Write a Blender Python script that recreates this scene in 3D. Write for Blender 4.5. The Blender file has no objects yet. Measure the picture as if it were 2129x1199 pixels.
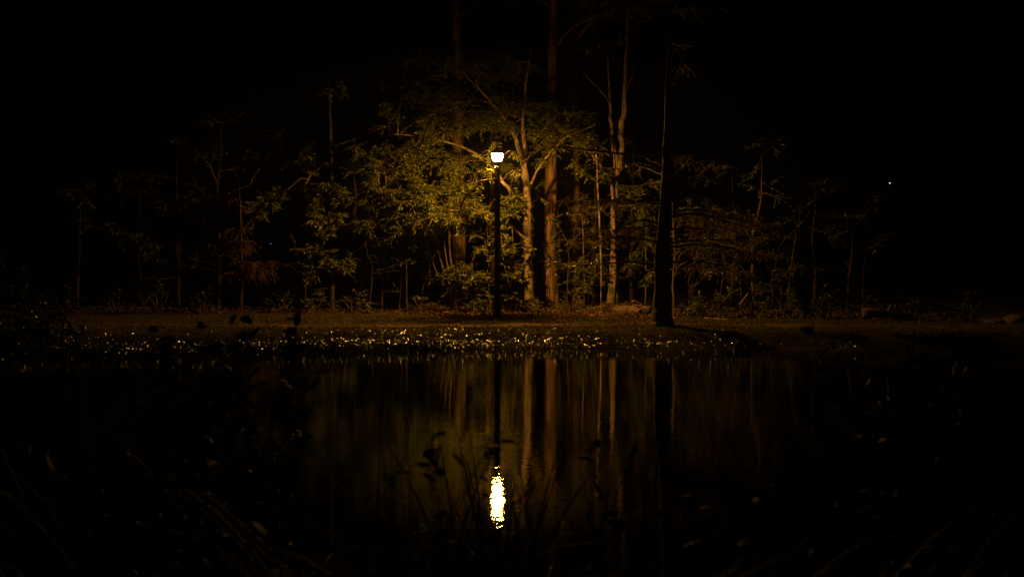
import bpy, math
import numpy as np
from mathutils import Vector, Matrix

R = np.random.RandomState(11)
SC = bpy.context.scene
COL = SC.collection

# ------------------------------------------------------------------ camera
F = 2070.0                 # focal length in photograph pixels (35 mm on 36 mm, 2129 px wide)
CX, CY = 1064.5, 599.5
HORIZON = 557.0
CAM_Z = 1.60               # eye height above the water (water is z = 0)
TILT = math.atan((CY - HORIZON) / F)
cam_d = bpy.data.cameras.new('camera')
cam_d.sensor_width = 36.0
cam_d.lens = 36.0 * F / 2129.0
cam_d.clip_start, cam_d.clip_end = 0.05, 600.0
cam_d.dof.use_dof = True
cam_d.dof.focus_distance = 27.0
cam_d.dof.aperture_fstop = 2.5
cam = bpy.data.objects.new('camera', cam_d)
COL.objects.link(cam)
cam.location = (0, 0, CAM_Z)
cam.rotation_euler = (math.pi / 2 - TILT, 0, 0)
SC.camera = cam

# ------------------------------------------------------------------ night sky
world = bpy.data.worlds.new('World')
SC.world = world
world.use_nodes = True
wn = world.node_tree
wn.nodes.clear()
w_out = wn.nodes.new('ShaderNodeOutputWorld')
w_bg = wn.nodes.new('ShaderNodeBackground')
w_sky = wn.nodes.new('ShaderNodeTexSky')
w_sky.sky_type = 'NISHITA'
w_sky.sun_disc = False
w_sky.sun_elevation = math.radians(-5)
w_sky.sun_rotation = math.radians(150)
w_bg.inputs['Strength'].default_value = 0.0015
wn.links.new(w_sky.outputs[0], w_bg.inputs['Color'])
wn.links.new(w_bg.outputs[0], w_out.inputs['Surface'])

# ------------------------------------------------------------------ exposure and sampling
SC.view_settings.view_transform = 'Standard'
SC.view_settings.look = 'None'
SC.view_settings.exposure = 0.0
SC.view_settings.gamma = 1.0
cy = SC.cycles
cy.max_bounces = 6
cy.diffuse_bounces = 2
cy.glossy_bounces = 3
cy.transmission_bounces = 3
cy.transparent_max_bounces = 6
cy.sample_clamp_indirect = 4.0
cy.use_denoising = True
cy.denoiser = 'OPENIMAGEDENOISE'
cy.denoising_input_passes = 'RGB_ALBEDO_NORMAL'
cy.denoising_prefilter = 'NONE'
cy.use_adaptive_sampling = False
cy.caustics_reflective = False
cy.caustics_refractive = False

BULB_L = 13000.0            # radiance of the bulb tucked up under the lantern cap
PANE_L = 300.0             # glow of the frosted panes
LAMP_COL = (1.0, 0.45, 0.06)


# ------------------------------------------------------------------ pixel <-> place
def P(px, py, d):
    """point seen at photo pixel (px, py) whose distance along the view's ground axis is d metres"""
    u = (px - CX) / F
    v = -(py - CY) / F
    dy = math.cos(TILT) + v * math.sin(TILT)
    dz = -math.sin(TILT) + v * math.cos(TILT)
    s = d / dy
    return np.array([u * s, d, CAM_Z + dz * s])


def shore(x):
    x = np.asarray(x, float)
    return 20.2 - 0.022 * np.minimum(np.abs(x), 17.0) ** 2 + 0.10 * np.sin(x * 1.3 + .4) + 0.05 * np.sin(x * 3.1)


MOUNDS = [(3.05, 30.0, .30, 1.0), (1.2, 31.5, .16, 1.1), (-1.7, 33.0, .18, 1.2), (3.28, 21.75, .06, .8)]


def ground_z(x, y):
    x = np.asarray(x, float)
    y = np.asarray(y, float)
    d = y - shore(x)
    t = np.clip(d / 0.8, 0, 1)
    far = 0.29 * t * t * (3 - 2 * t)
    under = -0.7 * np.clip(-d / 2.5, 0, 1)
    z = np.where(d > 0, far, under)
    rough = (0.018 * np.sin(x * 2.1 + 1.3 * np.sin(y * 1.7)) * np.sin(y * 3.3 + .6 * np.sin(x))
             + 0.010 * np.sin(x * 5.7 + y * 2.2) * np.sin(y * 7.9 - x * .7))
    z = z + rough * np.clip(d, 0, 1)
    # grooves shaped into the bank so grazing lamplight draws dark lines
    for yc, dep in ((22.15, .045), (23.3, .03)):
        yy = yc + .18 * np.sin(x * .45)
        z = z - dep * np.exp(-((y - yy) / .16) ** 2) * (.5 + .5 * np.sin(x * .7 + yc)) * (d > 0)
    for mx, my, mh, mr in MOUNDS:
        z = z + mh * np.exp(-(((x - mx) / mr) ** 2 + ((y - my) / mr) ** 2))
    z = z + np.clip(y - 34, 0, 200) * 0.012
    spit = -0.7 + 1.0 * np.clip((-6.6 - x) / 1.2, 0, 1) * np.clip((13.0 - y) / 1.5, 0, 1)
    z = np.where((y < 17) & (y > 5), np.maximum(z, spit), z)
    # the near bank the camera stands on
    near = -0.7 + 0.85 * np.clip((4.6 - y) / 3.2, 0, 1)
    z = np.where(y < 6, np.maximum(z, near), z)
    return z


def gz(x, y):
    return float(ground_z(x, y))


# ------------------------------------------------------------------ object helpers
def tag(o, label=None, cat=None, group=None, kind=None):
    if label: o['label'] = label
    if cat: o['category'] = cat
    if group: o['group'] = group
    if kind: o['kind'] = kind
    return o


def empty(name, loc, label, cat, group=None):
    o = bpy.data.objects.new(name, None)
    o.empty_display_size = .2
    o.location = tuple(loc)
    COL.objects.link(o)
    return tag(o, label, cat, group)


def link(name, me, mat, parent=None, origin=None):
    me.materials.append(mat)
    o = bpy.data.objects.new(name, me)
    COL.objects.link(o)
    if parent is not None:
        o.parent = parent
        o.matrix_parent_inverse = Matrix.Translation(-Vector(parent.location))
    return o


def norm(v):
    v = np.asarray(v, float)
    return v / (np.linalg.norm(v, axis=-1, keepdims=True) + 1e-12)


class Tubes:
    """collects tapered tubes, boxes and lathes for one mesh"""
    def __init__(self):
        self.v, self.f, self.n = [], [], 0

    def tube(self, pts, rad, sides=6, wob=0.0, cap=True, ridges=None):
        pts = np.asarray(pts, float)
        k = len(pts)
        rad = np.broadcast_to(np.asarray(rad, float), (k,))
        tan = norm(np.gradient(pts, axis=0))
        ref = np.array([0, 1, 0]) if abs(tan[0][1]) < .9 else np.array([1, 0, 0])
        a = np.arange(sides) * 2 * math.pi / sides
        rings = []
        for i in range(k):
            u = norm(np.cross(tan[i], ref))
            w = np.cross(u, tan[i])
            rr = rad[i] * (1 + wob * R.uniform(-1, 1, sides))
            if ridges is not None:
                rr = rr * ridges(a, i)
            rings.append(pts[i] + np.cos(a)[:, None] * u * rr[:, None] + np.sin(a)[:, None] * w * rr[:, None])
        b = self.n
        self.v.append(np.concatenate(rings))
        for i in range(k - 1):
            for j in range(sides):
                j2 = (j + 1) % sides
                self.f.append((b + i * sides + j, b + i * sides + j2, b + (i + 1) * sides + j2, b + (i + 1) * sides + j))
        if cap:
            self.f.append(tuple(b + j for j in range(sides))[::-1])
            self.f.append(tuple(b + (k - 1) * sides + j for j in range(sides)))
        self.n += k * sides

    def add(self, verts, faces):
        b = self.n
        self.v.append(np.asarray(verts, float))
        self.f += [tuple(b + i for i in f) for f in faces]
        self.n += len(verts)

    def box(self, lo, hi):
        x0, y0, z0 = lo
        x1, y1, z1 = hi
        self.add([(x0, y0, z0), (x1, y0, z0), (x1, y1, z0), (x0, y1, z0), (x0, y0, z1), (x1, y0, z1), (x1, y1, z1), (x0, y1, z1)],
                 [(0, 3, 2, 1), (4, 5, 6, 7), (0, 1, 5, 4), (1, 2, 6, 5), (2, 3, 7, 6), (3, 0, 4, 7)])

    def mesh(self, name, smooth=True):
        me = bpy.data.meshes.new(name)
        me.from_pydata(np.concatenate(self.v).tolist() if self.v else [], [], self.f)
        if smooth:
            me.polygons.foreach_set('use_smooth', np.ones(len(me.polygons), bool))
        me.update()
        return me

    def build(self, name, mat, parent=None, smooth=True):
        return link(name, self.mesh(name, smooth), mat, parent)


def tri_mesh(name, verts, tris):
    me = bpy.data.meshes.new(name)
    nv, nt = len(verts), len(tris)
    me.vertices.add(nv)
    me.vertices.foreach_set('co', np.ascontiguousarray(verts, np.float32).ravel())
    me.loops.add(nt * 3)
    me.loops.foreach_set('vertex_index', np.ascontiguousarray(tris, np.int32).ravel())
    me.polygons.add(nt)
    me.polygons.foreach_set('loop_start', np.arange(nt, dtype=np.int32) * 3)
    me.polygons.foreach_set('loop_total', np.full(nt, 3, np.int32))
    me.update(calc_edges=True)
    return me


class Leaves:
    """collects single folded leaves (four triangles each) for one crown"""
    def __init__(self):
        self.p, self.d, self.l, self.w, self.u = [], [], [], [], []

    def put(self, p, d, l, w, up=None):
        self.p.append(np.asarray(p, float)); self.d.append(np.asarray(d, float))
        n = len(p)
        self.u.append(np.full((n, 3), np.nan) if up is None else np.asarray(up, float))
        self.l.append(np.broadcast_to(l, (n,)).astype(float)); self.w.append(np.broadcast_to(w, (n,)).astype(float))

    def count(self):
        return sum(len(p) for p in self.p)

    def mesh(self, name, flat=.35, fine=False):
        p = np.concatenate(self.p); d = norm(np.concatenate(self.d))
        l = np.concatenate(self.l)[:, None]; w = np.concatenate(self.w)[:, None]
        n = len(p)
        up = np.array([0, 0, 1.0]) + R.normal(0, flat + .25, (n, 3))
        u_ = np.concatenate(self.u)
        up = np.where(np.isnan(u_), up, u_)
        side = norm(np.cross(d, up))
        nor = np.cross(side, d)
        fold = R.uniform(.05, .35, (n, 1)) * w
        droop = R.uniform(-.05, .3, (n, 1)) * l
        if fine:
            rows = [p]
            for t_, k_ in ((.18, .55), (.42, 1.0), (.70, .72), (.90, .28)):
                cc = p + d * l * t_ - nor * droop * t_ * t_
                rows += [cc + side * w * k_ + nor * fold * k_, cc, cc - side * w * k_ + nor * fold * k_]
            rows.append(p + d * l - nor * droop)
            verts = np.stack(rows, 1).reshape(-1, 3)
            tl_ = [(0, 1, 2), (0, 2, 3)]
            for r_ in range(3):
                a_ = 1 + r_ * 3
                tl_ += [(a_, a_ + 3, a_ + 4), (a_, a_ + 4, a_ + 1), (a_ + 1, a_ + 4, a_ + 5), (a_ + 1, a_ + 5, a_ + 2)]
            tl_ += [(10, 13, 11), (11, 13, 12)]
            base = (np.arange(n) * 14)[:, None]
            return tri_mesh(name, verts, np.concatenate([base + np.array(t_) for t_ in tl_], 1).reshape(-1, 3))
        v0 = p
        v1 = p + d * l * .42 + side * w + nor * fold
        v2 = p + d * l * .50 - nor * droop * .25
        v3 = p + d * l * .42 - side * w + nor * fold
        v4 = p + d * l - nor * droop
        verts = np.stack([v0, v1, v2, v3, v4], 1).reshape(-1, 3)
        base = (np.arange(n) * 5)[:, None]
        tris = np.concatenate([base + np.array(t) for t in ((0, 1, 2), (0, 2, 3), (1, 4, 2), (2, 4, 3))], 1).reshape(-1, 3)
        return tri_mesh(name, verts, tris)

    def build(self, name, mat, parent=None, flat=.35, fine=False):
        return link(name, self.mesh(name, flat, fine), mat, parent)


# ------------------------------------------------------------------ materials
def mat_new(name):
    m = bpy.data.materials.new(name)
    m.use_nodes = True
    nt = m.node_tree
    b = nt.nodes['Principled BSDF']
    return m, nt, b


def ramp(nt, fac, stops):
    r = nt.nodes.new('ShaderNodeValToRGB')
    els = r.color_ramp.elements
    while len(els) < len(stops):
        els.new(.5)
    for e, (p, c) in zip(els, stops):
        e.position = p
        e.color = (*c, 1)
    nt.links.new(fac, r.inputs['Fac'])
    return r.outputs['Color']


def noise(nt, scale, detail=4, rough=.6, stretch=(1, 1, 1), space='Object'):
    tc = nt.nodes.new('ShaderNodeTexCoord')
    mp = nt.nodes.new('ShaderNodeMapping')
    mp.inputs['Scale'].default_value = stretch
    n = nt.nodes.new('ShaderNodeTexNoise')
    n.inputs['Scale'].default_value = scale
    n.inputs['Detail'].default_value = detail
    n.inputs['Roughness'].default_value = rough
    nt.links.new(tc.outputs[space], mp.inputs['Vector'])
    nt.links.new(mp.outputs[0], n.inputs['Vector'])
    return n.outputs['Fac']


def bump(nt, bsdf, height, strength, dist):
    b = nt.nodes.new('ShaderNodeBump')
    b.inputs['Strength'].default_value = strength
    b.inputs['Distance'].default_value = dist
    nt.links.new(height, b.inputs['Height'])
    nt.links.new(b.outputs[0], bsdf.inputs['Normal'])
    return b


def bark_mat(name, dark, light, scale=9, stretch=(1, 1, .16), blotch=None, depth=.03):
    m, nt, b = mat_new(name)
    f = noise(nt, scale, 6, .65, stretch)
    c = ramp(nt, f, [(.38, dark), (.5, tuple((a + d) / 2 for a, d in zip(dark, light))), (.63, light)])
    if blotch:
        mx = nt.nodes.new('ShaderNodeMix'); mx.data_type = 'RGBA'
        f2 = noise(nt, 3.5, 3, .6)
        r = nt.nodes.new('ShaderNodeMapRange')
        r.inputs['From Min'].default_value, r.inputs['From Max'].default_value = .52, .62
        nt.links.new(f2, r.inputs['Value'])
        nt.links.new(r.outputs[0], mx.inputs['Factor'])
        nt.links.new(c, mx.inputs['A'])
        mx.inputs['B'].default_value = (*blotch, 1)
        c = mx.outputs['Result']
    nt.links.new(c, b.inputs['Base Color'])
    b.inputs['Roughness'].default_value = .85
    b.inputs['Specular IOR Level'].default_value = .25
    bump(nt, b, f, 1.0, depth)
    return m


def leaf_mat(name, cols, trans=.30, rough=.42, spec=.4, tcol=None):
    m, nt, b = mat_new(name)
    g = nt.nodes.new('ShaderNodeNewGeometry')
    c = ramp(nt, g.outputs['Random Per Island'], [(i / (len(cols) - 1), cc) for i, cc in enumerate(cols)])
    nt.links.new(c, b.inputs['Base Color'])
    b.inputs['Roughness'].default_value = rough
    b.inputs['Specular IOR Level'].default_value = spec
    t = nt.nodes.new('ShaderNodeBsdfTranslucent')
    hs = nt.nodes.new('ShaderNodeHueSaturation')
    hs.inputs['Hue'].default_value = .49
    hs.inputs['Saturation'].default_value = 1.1
    hs.inputs['Value'].default_value = 1.2
    nt.links.new(c, hs.inputs['Color'])
    nt.links.new(hs.outputs[0], t.inputs['Color'])
    mix = nt.nodes.new('ShaderNodeMixShader')
    mix.inputs[0].default_value = trans
    out = nt.nodes['Material Output']
    nt.links.new(b.outputs[0], mix.inputs[1])
    nt.links.new(t.outputs[0], mix.inputs[2])
    nt.links.new(mix.outputs[0], out.inputs['Surface'])
    return m


def plain(name, col, rough=.6, metal=0.0, nscale=None, var=.3):
    m, nt, b = mat_new(name)
    b.inputs['Roughness'].default_value = rough
    b.inputs['Metallic'].default_value = metal
    if nscale:
        f = noise(nt, nscale, 4)
        c = ramp(nt, f, [(.3, tuple(x * (1 - var) for x in col)), (.7, tuple(min(1, x * (1 + var)) for x in col))])
        nt.links.new(c, b.inputs['Base Color'])
        bump(nt, b, f, .4, .004)
    else:
        b.inputs['Base Color'].default_value = (*col, 1)
    return m


def emit(name, col, strength):
    m = bpy.data.materials.new(name)
    m.use_nodes = True
    nt = m.node_tree
    nt.nodes.clear()
    o = nt.nodes.new('ShaderNodeOutputMaterial')
    e = nt.nodes.new('ShaderNodeEmission')
    e.inputs['Color'].default_value = (*col, 1)
    e.inputs['Strength'].default_value = strength
    nt.links.new(e.outputs[0], o.inputs['Surface'])
    return m


M = {}
M['leaf_green'] = leaf_mat('leaf_green', [(.03, .05, .006), (.08, .11, .010), (.16, .18, .016), (.10, .085, .012)])
M['leaf_yellow'] = leaf_mat('leaf_yellow', [(.04, .06, .008), (.11, .13, .013), (.20, .20, .02)], .32)
M['leaf_dark_dimmed'] = leaf_mat('leaf_dark_dimmed', [(.024, .042, .007), (.040, .062, .010), (.055, .062, .012)], .22)  # colour lowered so the outer wood looks less lit; ivy shares it
M['leaf_brown'] = leaf_mat('leaf_brown', [(.075, .034, .010), (.11, .045, .012), (.065, .038, .010)], .22, .6, .2)
M['needle'] = leaf_mat('needle', [(.08, .09, .014), (.14, .12, .02), (.16, .10, .022)], .45, .35, .5)
M['pond_leaf'] = leaf_mat('pond_leaf', [(.018, .030, .008), (.03, .045, .010), (.035, .04, .012)], .15, .19, .7)
M['reed'] = leaf_mat('reed', [(.016, .018, .006), (.030, .027, .010), (.022, .026, .008)], .05, .65, .05)
M['litter'] = leaf_mat('litter', [(.08, .042, .018), (.13, .07, .03), (.055, .034, .017), (.16, .09, .036)], .05, .7, .2)
M['grass'] = leaf_mat('grass', [(.075, .07, .02), (.10, .085, .026), (.07, .08, .02)], .2, .6, .2)
M['bark'] = bark_mat('bark', (.035, .023, .015), (.13, .09, .055))
M['bark_ridged'] = bark_mat('bark_ridged', (.03, .017, .009), (.32, .19, .09), 13, (1, 1, .09), None, .09)
M['bark_pale'] = bark_mat('bark_pale', (.10, .075, .048), (.25, .19, .12), 7, (1, 1, .4), (.06, .042, .03), .02)
M['bark_mottled'] = bark_mat('bark_mottled', (.05, .035, .025), (.18, .125, .08), 14, (1, 1, .6), (.035, .04, .02), .03)
M['bark_speckled'] = bark_mat('bark_speckled', (.09, .06, .04), (.27, .19, .12), 14, (1, 1, .6), (.05, .05, .03), .03)
M['bark_dark_dimmed'] = bark_mat('bark_dark_dimmed', (.022, .015, .011), (.065, .042, .027), 9, (1, 1, .12), None, .04)  # darker bark colour dims trunks away from the lamp; cypress shares it
M['twig'] = plain('twig', (.09, .062, .042), .8, 0, 12)
M['dead_wood'] = plain('dead_wood', (.24, .16, .11), .8, 0, 10)
M['iron'] = plain('iron', (.012, .012, .012), .45, .3, 30)
M['stone'] = plain('stone', (.085, .06, .05), .95, 0, 5)


def ground_mat(name, stops, scale):
    m, nt, b = mat_new(name)
    f = noise(nt, scale, 8, .7)
    c = ramp(nt, f, stops)
    nt.links.new(c, b.inputs['Base Color'])
    b.inputs['Roughness'].default_value = .95
    b.inputs['Specular IOR Level'].default_value = .1
    bump(nt, b, noise(nt, 16, 8, .75), .9, .05)
    return m


M['ground'] = ground_mat('ground', [(.30, (.035, .028, .013)), (.5, (.06, .045, .022)), (.7, (.085, .06, .032))], 1.6)
M['dirt'] = ground_mat('dirt', [(.3, (.085, .055, .035)), (.7, (.14, .09, .055))], 2.5)

# murky pond water: dark body, smooth rippled skin
m, nt, b = mat_new('pond_water')
b.inputs['Base Color'].default_value = (.0025, .0028, .0018, 1)
b.inputs['Roughness'].default_value = .9
b.inputs['Specular IOR Level'].default_value = 0
gl = nt.nodes.new('ShaderNodeBsdfAnisotropic')
gl.distribution = 'BECKMANN'
gl.inputs['Color'].default_value = (1, 1, 1, 1)
gl.inputs['Roughness'].default_value = .031
fr = nt.nodes.new('ShaderNodeFresnel')
fr.inputs['IOR'].default_value = 1.333
mx = nt.nodes.new('ShaderNodeMixShader')
nt.links.new(fr.outputs[0], mx.inputs[0])
nt.links.new(b.outputs[0], mx.inputs[1])
nt.links.new(gl.outputs[0], mx.inputs[2])
nt.links.new(mx.outputs[0], nt.nodes['Material Output'].inputs['Surface'])
r1 = noise(nt, 1.0, 3, .55, (5.0, 12.0, 1))
r2 = noise(nt, 1.0, 2, .5, (.3, .8, 1))
ad = nt.nodes.new('ShaderNodeMath'); ad.operation = 'MULTIPLY_ADD'
ad.inputs[1].default_value = 1.2
nt.links.new(r2, ad.inputs[0])
nt.links.new(r1, ad.inputs[2])
bp = nt.nodes.new('ShaderNodeBump')
bp.inputs['Strength'].default_value = 1.0
bp.inputs['Distance'].default_value = .0013
nt.links.new(ad.outputs[0], bp.inputs['Height'])
nt.links.new(bp.outputs[0], gl.inputs['Normal'])
M['water'] = m

# ------------------------------------------------------------------ setting: ground, path, water
def sheet(name, xs, ys, mat, lift=0.0, mask=None):
    X, Y = np.meshgrid(xs, ys)
    Z = ground_z(X, Y) + lift
    v = np.stack([X, Y, Z], -1).reshape(-1, 3)
    nx = len(xs)
    i = (np.arange(len(ys) - 1)[:, None] * nx + np.arange(nx - 1)[None, :]).ravel()
    t = np.concatenate([np.stack([i, i + 1, i + nx + 1], 1), np.stack([i, i + nx + 1, i + nx], 1)])
    me = tri_mesh(name, v, t)
    me.polygons.foreach_set('use_smooth', np.ones(len(me.polygons), bool))
    return tag(link(name, me, mat), kind='structure')


xs = np.concatenate([np.linspace(-220, -24, 24, endpoint=False), np.arange(-24, 24, .16), np.linspace(24, 220, 24)])
ys = np.concatenate([np.linspace(-40, 0, 9, endpoint=False), np.arange(0, 16, .5), np.arange(16, 27, .08), np.arange(27, 38, .22),
                     np.linspace(38, 260, 34)])
sheet('ground', xs, ys, M['ground'])

# trodden dirt path along the bank
pv, pf = [], []
pxs = np.arange(-24, 24, .16)
K = 9
for x in pxs:
    yc = 22.75 + .22 * math.sin(x * .45) + .1 * math.sin(x * 1.9)
    hw = .52 + .12 * math.sin(x * 1.1) + .07 * math.sin(x * 3.7)
    for k in range(K):
        y = yc + hw * (2 * k / (K - 1) - 1)
        edge = 1 - abs(2 * k / (K - 1) - 1) ** 4
        pv.append((x, y, gz(x, y) + .022 * edge - .012))
for i in range(len(pxs) - 1):
    for k in range(K - 1):
        a = i * K + k
        pf.append((a, a + K, a + K + 1, a + 1))
tb = Tubes(); tb.add(pv, pf)
tag(tb.build('dirt_path', M['dirt']), kind='structure')

tb = Tubes()
tb.add([(-220, -40, 0), (220, -40, 0), (220, 24, 0), (-220, 24, 0)], [(0, 1, 2, 3)])
tag(tb.build('pond_water', M['water'], None, False), kind='structure')

# ------------------------------------------------------------------ the lit street lamp
def lathe(tb, prof, n, cx, cy):
    v, f = [], []
    for r, z in prof:
        for j in range(n):
            a = 2 * math.pi * (j + .5) / n
            v.append((cx + r * math.cos(a), cy + r * math.sin(a), z))
    for i in range(len(prof) - 1):
        for j in range(n):
            j2 = (j + 1) % n
            f.append((i * n + j, i * n + j2, (i + 1) * n + j2, (i + 1) * n + j))
    f.append(tuple(range(n))[::-1])
    f.append(tuple((len(prof) - 1) * n + j for j in range(n)))
    tb.add(v, f)


LD = 26.0
lp = P(1034, 663, LD)
lx, ly = lp[0], LD
lz = gz(lx, ly)
top = P(1038, 325, LD)[2]        # centre of the glowing lantern
lamp = empty('street_lamp', (lx, ly, lz), 'dark iron lamp post with glowing lantern at the wood edge', 'street lamp')
t = Tubes(); lathe(t, [(.125, lz - .1), (.125, lz + .10), (.11, lz + .14), (.10, lz + .5), (.088, lz + .56)], 16, lx, ly)
t.build('base', M['iron'], lamp, False)
t = Tubes(); lathe(t, [(.08, lz + .55), (.075, lz + 2.2), (.07, top - .34), (.085, top - .31), (.085, top - .28), (.05, top - .25)], 16, lx, ly)
t.build('post', M['iron'], lamp)
t = Tubes(); lathe(t, [(.06, top - .26), (.085, top - .20), (.105, top - .165), (.10, top - .14)], 16, lx, ly)
t.build('lantern_seat', M['iron'], lamp, False)
pane_m = emit('lit_glass', LAMP_COL, PANE_L)
_nt = pane_m.node_tree
_tr = _nt.nodes.new('ShaderNodeBsdfTransparent')
_ad = _nt.nodes.new('ShaderNodeAddShader')
_em = [n_ for n_ in _nt.nodes if n_.type == 'EMISSION'][0]
_nt.links.new(_em.outputs[0], _ad.inputs[0])
_nt.links.new(_tr.outputs[0], _ad.inputs[1])
_nt.links.new(_ad.outputs[0], [n_ for n_ in _nt.nodes if n_.type == 'OUTPUT_MATERIAL'][0].inputs['Surface'])
NP = 6
zb, zt, rb, rt = top - .125, top + .085, .112, .138
t = Tubes(); lathe(t, [(.02, zt - .095), (.055, zt - .075), (.058, zt - .03), (.03, zt + .0)], 8, lx, ly)
t.build('bulb', emit('bulb_glow', LAMP_COL, BULB_L), lamp)
prof = [(rb - .012, zb), (.128, zb + .05), (.146, zb + .11), (.146, zb + .16), (rt, zt)]
for j in range(NP):
    angs = [2 * math.pi * (j + f_) / NP for f_ in (.03, .34, .66, .97)]
    t = Tubes()
    vv = [(lx + r_ * math.cos(a), ly + r_ * math.sin(a), z_) for r_, z_ in prof for a in angs]
    t.add(vv, [(i * 4 + k, i * 4 + k + 1, i * 4 + k + 5, i * 4 + k + 4) for i in range(4) for k in range(3)])
    t.build('pane', pane_m, lamp, False)
    a = 2 * math.pi * j / NP
    t = Tubes()
    t.tube([(lx + (r_ + .004) * math.cos(a), ly + (r_ + .004) * math.sin(a), z_) for r_, z_ in prof], .005, 6)
    t.build('glazing_bar', M['iron'], lamp)
t = Tubes(); lathe(t, [(.15, zt + .004), (.158, zt - .022), (.165, zt - .018), (.16, zt + .012), (.11, zt + .06), (.06, zt + .10), (.03, zt + .15)], 16, lx, ly)
cap = t.build('cap', M['iron'], lamp, False)
t = Tubes(); lathe(t, [(.012, zt + .15), (.03, zt + .17), (.03, zt + .19), (.008, zt + .24)], 10, lx, ly)
t.build('finial', M['iron'], cap)

# ------------------------------------------------------------------ trees
def spline(pts, n):
    """smooth resample of a polyline with extra columns"""
    pts = np.asarray(pts, float)
    k = len(pts)
    if k < 3:
        s = np.linspace(0, 1, n)[:, None]
        return pts[0] * (1 - s) + pts[-1] * s
    ext = np.vstack([2 * pts[0] - pts[1], pts, 2 * pts[-1] - pts[-2]])
    out = []
    for u in np.linspace(0, k - 1 - 1e-6, n):
        i = int(u); f = u - i
        p0, p1, p2, p3 = ext[i:i + 4]
        out.append(.5 * ((2 * p1) + (-p0 + p2) * f + (2 * p0 - 5 * p1 + 4 * p2 - p3) * f * f + (-p0 + 3 * p1 - 3 * p2 + p3) * f ** 3))
    return np.array(out)


def px_line(pts, d):
    """[(px, py, width_px[, d offset])] at distance d -> points and radii"""
    out = []
    for q in pts:
        dd = d + (q[3] if len(q) > 3 else 0)
        p = P(q[0], q[1], dd)
        out.append([*p, q[2] * .5 * dd / F])
    return np.array(out)


def crooked(a, b, n=7, sag=0.0, jit=.06):
    a, b = np.asarray(a, float), np.asarray(b, float)
    s = np.linspace(0, 1, n)[:, None]
    L = np.linalg.norm(b - a)
    p = a + (b - a) * s
    p[:, 2] += sag * L * np.sin(s[:, 0] * math.pi)
    j = R.normal(0, jit * L / n ** .5, (n, 3)); j[0] = 0
    p[1:] += np.cumsum(j, 0)[1:] * .35
    return p


def spray(center, rad, n, leaf_l, leaf_w, lv, tw, root, droop=-.25, layer=.45, twig_r=.004, per=11, sub=None):
    """one leafy mass: branches fan out from root through the ellipsoid, twigs on them carry the leaves"""
    center, rad = np.asarray(center, float), np.asarray(rad, float)
    K = sub or max(2, int(n ** .5 / 4.5))
    ntw = max(1, int(n / K / per))
    for k in range(K):
        q = norm(R.normal(0, 1, 3)) * R.uniform(.45, 1.05)
        end = center + q * rad
        br = crooked(root, end, 7, R.uniform(.02, .12), .22)
        L = np.linalg.norm(end - root)
        tw.tube(br, np.linspace(max(.004, L * .009), .003, 7), 4, cap=False)
        for i in range(ntw):
            s = R.uniform(.30, 1.0) ** .8
            f = s * 6
            i0 = min(5, int(f))
            a = br[i0] + (br[i0 + 1] - br[i0]) * (f - i0)
            a0 = a.copy()
            d = norm(norm(R.normal(0, 1, 3) * np.array([1, 1, layer])) * .8 + .55 * norm(end - root) + np.array([0, 0, droop * .4]))
            tl = R.uniform(.35, 1.0) * min(.9, .30 * float(rad.mean()) + .25)
            m_ = per
            ss = np.linspace(.15, 1, m_)
            pts = a + d * (tl * ss)[:, None]
            pts[:, 2] += droop * tl * ss ** 2 * .5
            e2 = a + d * tl; e2[2] += droop * tl * .5
            mid = a + d * tl * .5; mid[2] += droop * tl * .125
            tw.tube([a0, mid, e2], [twig_r, twig_r * .8, twig_r * .5], 3, cap=False)
            side = norm(np.cross(d, (0, 0, 1)))
            sg = np.where(np.arange(m_) % 2 == 0, 1, -1)[:, None]
            ld = d * .7 + side * sg * .8 + R.normal(0, .28, (m_, 3)) + np.array([0, 0, droop])
            lv.put(pts, ld, leaf_l * R.uniform(.65, 1.2, m_), leaf_w * R.uniform(.7, 1.2, m_))


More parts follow.
